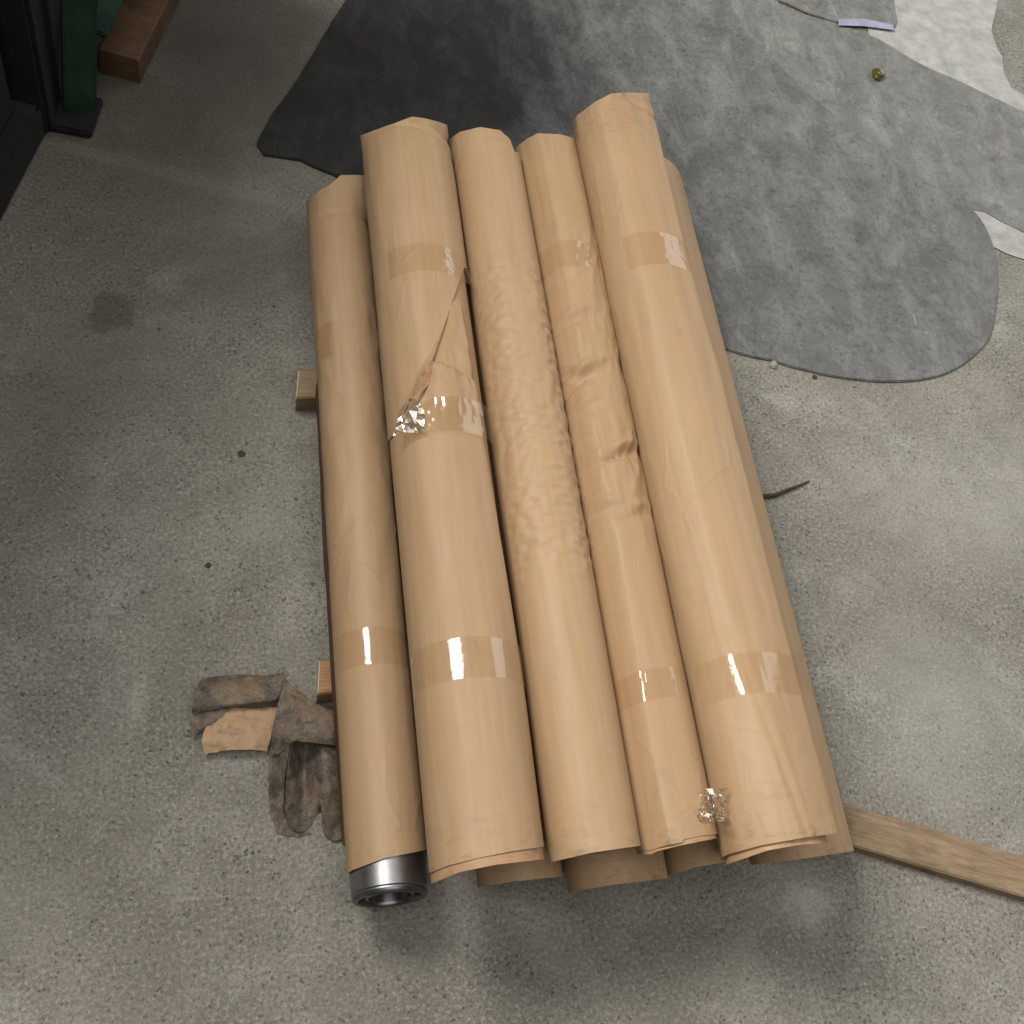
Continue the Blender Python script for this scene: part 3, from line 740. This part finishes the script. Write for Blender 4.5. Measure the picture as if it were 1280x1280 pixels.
# ------------------------------------------------------------------ torn paper on the floor
def cr(p0, p1, p2, p3, t):
    return 0.5 * ((2 * p1) + (p2 - p0) * t + (2 * p0 - 5 * p1 + 4 * p2 - p3) * t * t + (3 * p1 - p0 - 3 * p2 + p3) * t ** 3)
def patch(name, rows, mat, parent, sub=10, amp=0.0015, seed=0.0, rag=0.0, origin=None):
    """smooth sheet through rows of (px, py, height in mm)"""
    G = [[P(a, b, h / 1000.0) for (a, b, h) in row] for row in rows]
    def dense(line):
        out = []
        for i in range(len(line) - 1):
            p0 = line[i - 1] if i else line[0] * 2 - line[1]; p3 = line[i + 2] if i + 2 < len(line) else line[-1] * 2 - line[-2]
            for k in range(sub): out.append(cr(p0, line[i], line[i + 1], p3, k / sub))
        out.append(line[-1]); return out
    rows2 = [dense(r) for r in G]; cols = [dense(list(c)) for c in zip(*rows2)]
    nu, nv = len(cols), len(cols[0]); pts = []
    for i, c in enumerate(cols):
        for j, p in enumerate(c):
            w1 = N(p.x * 14, p.y * 14, seed + 9) * .6
            n = 1.7 * (.5 - abs(N(p.x * 30 + w1, p.y * 30, seed)) * 2.2) + 1.0 * (.4 - 1.8 * abs(N(p.x * 66, p.y * 66 + w1, seed + 2))) + .5 * N(p.x * 160, p.y * 160, seed)
            q = p + Vector((.2, -.2, 1)) * (amp * n)
            if rag and (j == nv - 1 or j == 0 or i == 0 or i == nu - 1):
                q += Vector((rag * N(p.x * 160, p.y * 160, 3), rag * N(p.x * 160, p.y * 160, 7), 0))
            q.z = max(q.z, 0.0015); pts.append(tuple(q - origin))
    o = link(name, grid_mesh(name, pts, nu, nv), mat, parent)
    return solid(o, .0006, 0)

og = P(290, 920, 0)
t1 = empty('torn_paper', og); tag(t1, 'folded strip of soiled paper showing a clean kraft edge, farther from the rolls', 'torn paper', 'torn wrapping paper on the floor')
patch('folded_strip', [[(252, 849, 6), (275, 845, 9), (305, 843, 10), (332, 844, 14), (356, 840, 26)],
                       [(244, 866, 22), (272, 862, 26), (305, 860, 26), (335, 862, 28), (353, 858, 32)],
                       [(240, 884, 24), (270, 879, 28), (305, 877, 29), (335, 875, 30), (348, 872, 30)],
                       [(239, 893, 16), (268, 886, 22), (303, 882, 24), (330, 880, 24), (344, 877, 22)]], SOILED, t1, 10, .0016, 1, .001, og)
patch('lower_fold', [[(240, 893, 12), (262, 888, 15), (288, 884, 16)],
                     [(240, 908, 16), (262, 903, 18), (281, 897, 16)],
                     [(238, 924, 8), (252, 914, 10), (274, 908, 9)]], SOILED, t1, 10, .001, 2, .001, og)
patch('kraft_flap', [[(268, 888, 12), (292, 884, 14), (312, 886, 14), (346, 884, 12)],
                     [(256, 912, 17), (285, 906, 21), (312, 905, 19), (342, 906, 14)],
                     [(252, 928, 17), (285, 924, 21), (312, 922, 20), (338, 924, 15)],
                     [(256, 943, 10), (282, 938, 17), (308, 937, 17), (334, 939, 9)]], KRAFT, t1, 10, .0014, 4, .0016, og)
og2 = P(385, 960, 0)
t2 = empty('torn_paper', og2); tag(t2, 'crumpled grey-brown torn paper standing in folds against the leftmost roll', 'torn paper', 'torn wrapping paper on the floor')
patch('back_sheet', [[(356, 848, 46), (372, 862, 44), (396, 880, 32), (424, 892, 20), (446, 900, 12)],
                     [(348, 880, 40), (368, 890, 48), (394, 898, 40), (420, 900, 34), (446, 920, 14)],
                     [(340, 915, 26), (362, 915, 44), (385, 918, 46), (418, 922, 36), (446, 940, 14)],
                     [(338, 945, 16), (352, 940, 34), (368, 926, 50), (390, 928, 52), (430, 934, 36)]], SOILED, t2, 10, .0022, 5, .001, og2)
patch('left_fold', [[(344, 905, 24), (354, 915, 38), (364, 926, 49)],
                    [(337, 950, 10), (350, 955, 24), (358, 958, 33)],
                    [(336, 985, 5), (346, 985, 13), (355, 990, 20)],
                    [(338, 1015, 3), (348, 1018, 7), (358, 1022, 8)],
                    [(346, 1042, 2), (366, 1046, 2), (390, 1042, 2)]], SOILED, t2, 10, .0016, 6, .001, og2)
patch('hollow_fold', [[(366, 927, 46), (374, 926, 14), (383, 927, 4), (391, 929, 10), (404, 932, 40), (428, 936, 30)],
                      [(361, 950, 44), (369, 955, 26), (380, 955, 4), (391, 952, 20), (406, 955, 44), (428, 958, 28)],
                      [(357, 985, 30), (368, 990, 18), (381, 990, 4), (396, 985, 24), (408, 985, 38), (428, 990, 24)],
                      [(356, 1015, 18), (368, 1022, 10), (382, 1020, 3), (398, 1005, 12), (410, 1008, 26), (428, 1010, 16)],
                      [(366, 1038, 5), (376, 1040, 4), (388, 1032, 2.5), (400, 1012, 4), (412, 1012, 14), (428, 1014, 8)]], SOILED, t2, 9, .0009, 7, .001, og2)
patch('lower_flap', [[(400, 999, 30), (415, 1000, 33), (430, 1003, 24)],
                     [(402, 1020, 17), (416, 1022, 19), (430, 1024, 13)],
                     [(405, 1044, 4), (418, 1051, 4), (430, 1046, 3)]], SOILED, t2, 10, .0014, 9, .0014, og2)

# ------------------------------------------------------------------ small litter
def pebble(name, px, py, size, mat, label, cat, flat=0.5, seed=0, z=0.0, group=None):
    bm = bmesh.new(); bmesh.ops.create_icosphere(bm, subdivisions=2, radius=size)
    for v in bm.verts:
        k = 1 + .35 * N(v.co.x / size * 1.2, v.co.y / size * 1.2, v.co.z / size + seed)
        v.co *= k; v.co.z *= flat
    me = bpy.data.meshes.new(name); bm.to_mesh(me); bm.free()
    o = link(name, me, mat, smooth=False); q = P(px, py, z); o.location = (q.x, q.y, z + size * flat * .7); o.rotation_euler = (0, 0, seed)
    return tag(o, label, cat, group)
pebble('stone_chip', 966, 457, .007, STONE, 'pale stone chip by the lower edge of the black mat', 'stone', .6, 1)
pebble('stone_chip', 1018, 472, .004, DARKCHIP, 'tiny dark crumb below the edge of the black mat', 'stone', .6, 2)
pebble('paint_chip', 302, 568, .006, DARKCHIP, 'angular dark chip on the concrete left of the rolls', 'chip', .16, 3)
pebble('paint_chip', 260, 707, .0042, DARKCHIP, 'small black chip alone on the concrete left of the rolls', 'chip', .35, 4)
pebble('glass_bead', 1096, 95, .014, OLIVE, 'shiny olive green lump on the grey floor sheet', 'lump', .5, 5, .004)
def twig(pts, rad, label):
    bm = bmesh.new(); rings = []
    for i, p in enumerate(pts):
        t = (pts[min(i + 1, len(pts) - 1)] - pts[max(i - 1, 0)]).normalized()
        s = t.cross(Vector((0, 0, 1))).normalized(); u = s.cross(t); r = rad * (1 - .75 * i / (len(pts) - 1))
        rings.append([bm.verts.new(p - pts[0] + s * r * math.cos(a) + u * r * math.sin(a)) for a in [k * math.pi / 4 for k in range(8)]])
    for a, b in zip(rings, rings[1:]):
        for k in range(8): bm.faces.new((a[k], a[(k + 1) % 8], b[(k + 1) % 8], b[k]))
    bm.faces.new(rings[0][::-1]); bm.faces.new(rings[-1])
    me = bpy.data.meshes.new('twig'); bm.to_mesh(me); bm.free()
    o = link('twig', me, TWIG); o.location = pts[0]; return tag(o, label, 'twig')
twig([P(950, 621, .004), P(968, 619, .004), P(985, 612, .005), P(998, 607, .004), P(1012, 601, .003)], .0042, 'thin dark twig on the concrete right of the widest roll')
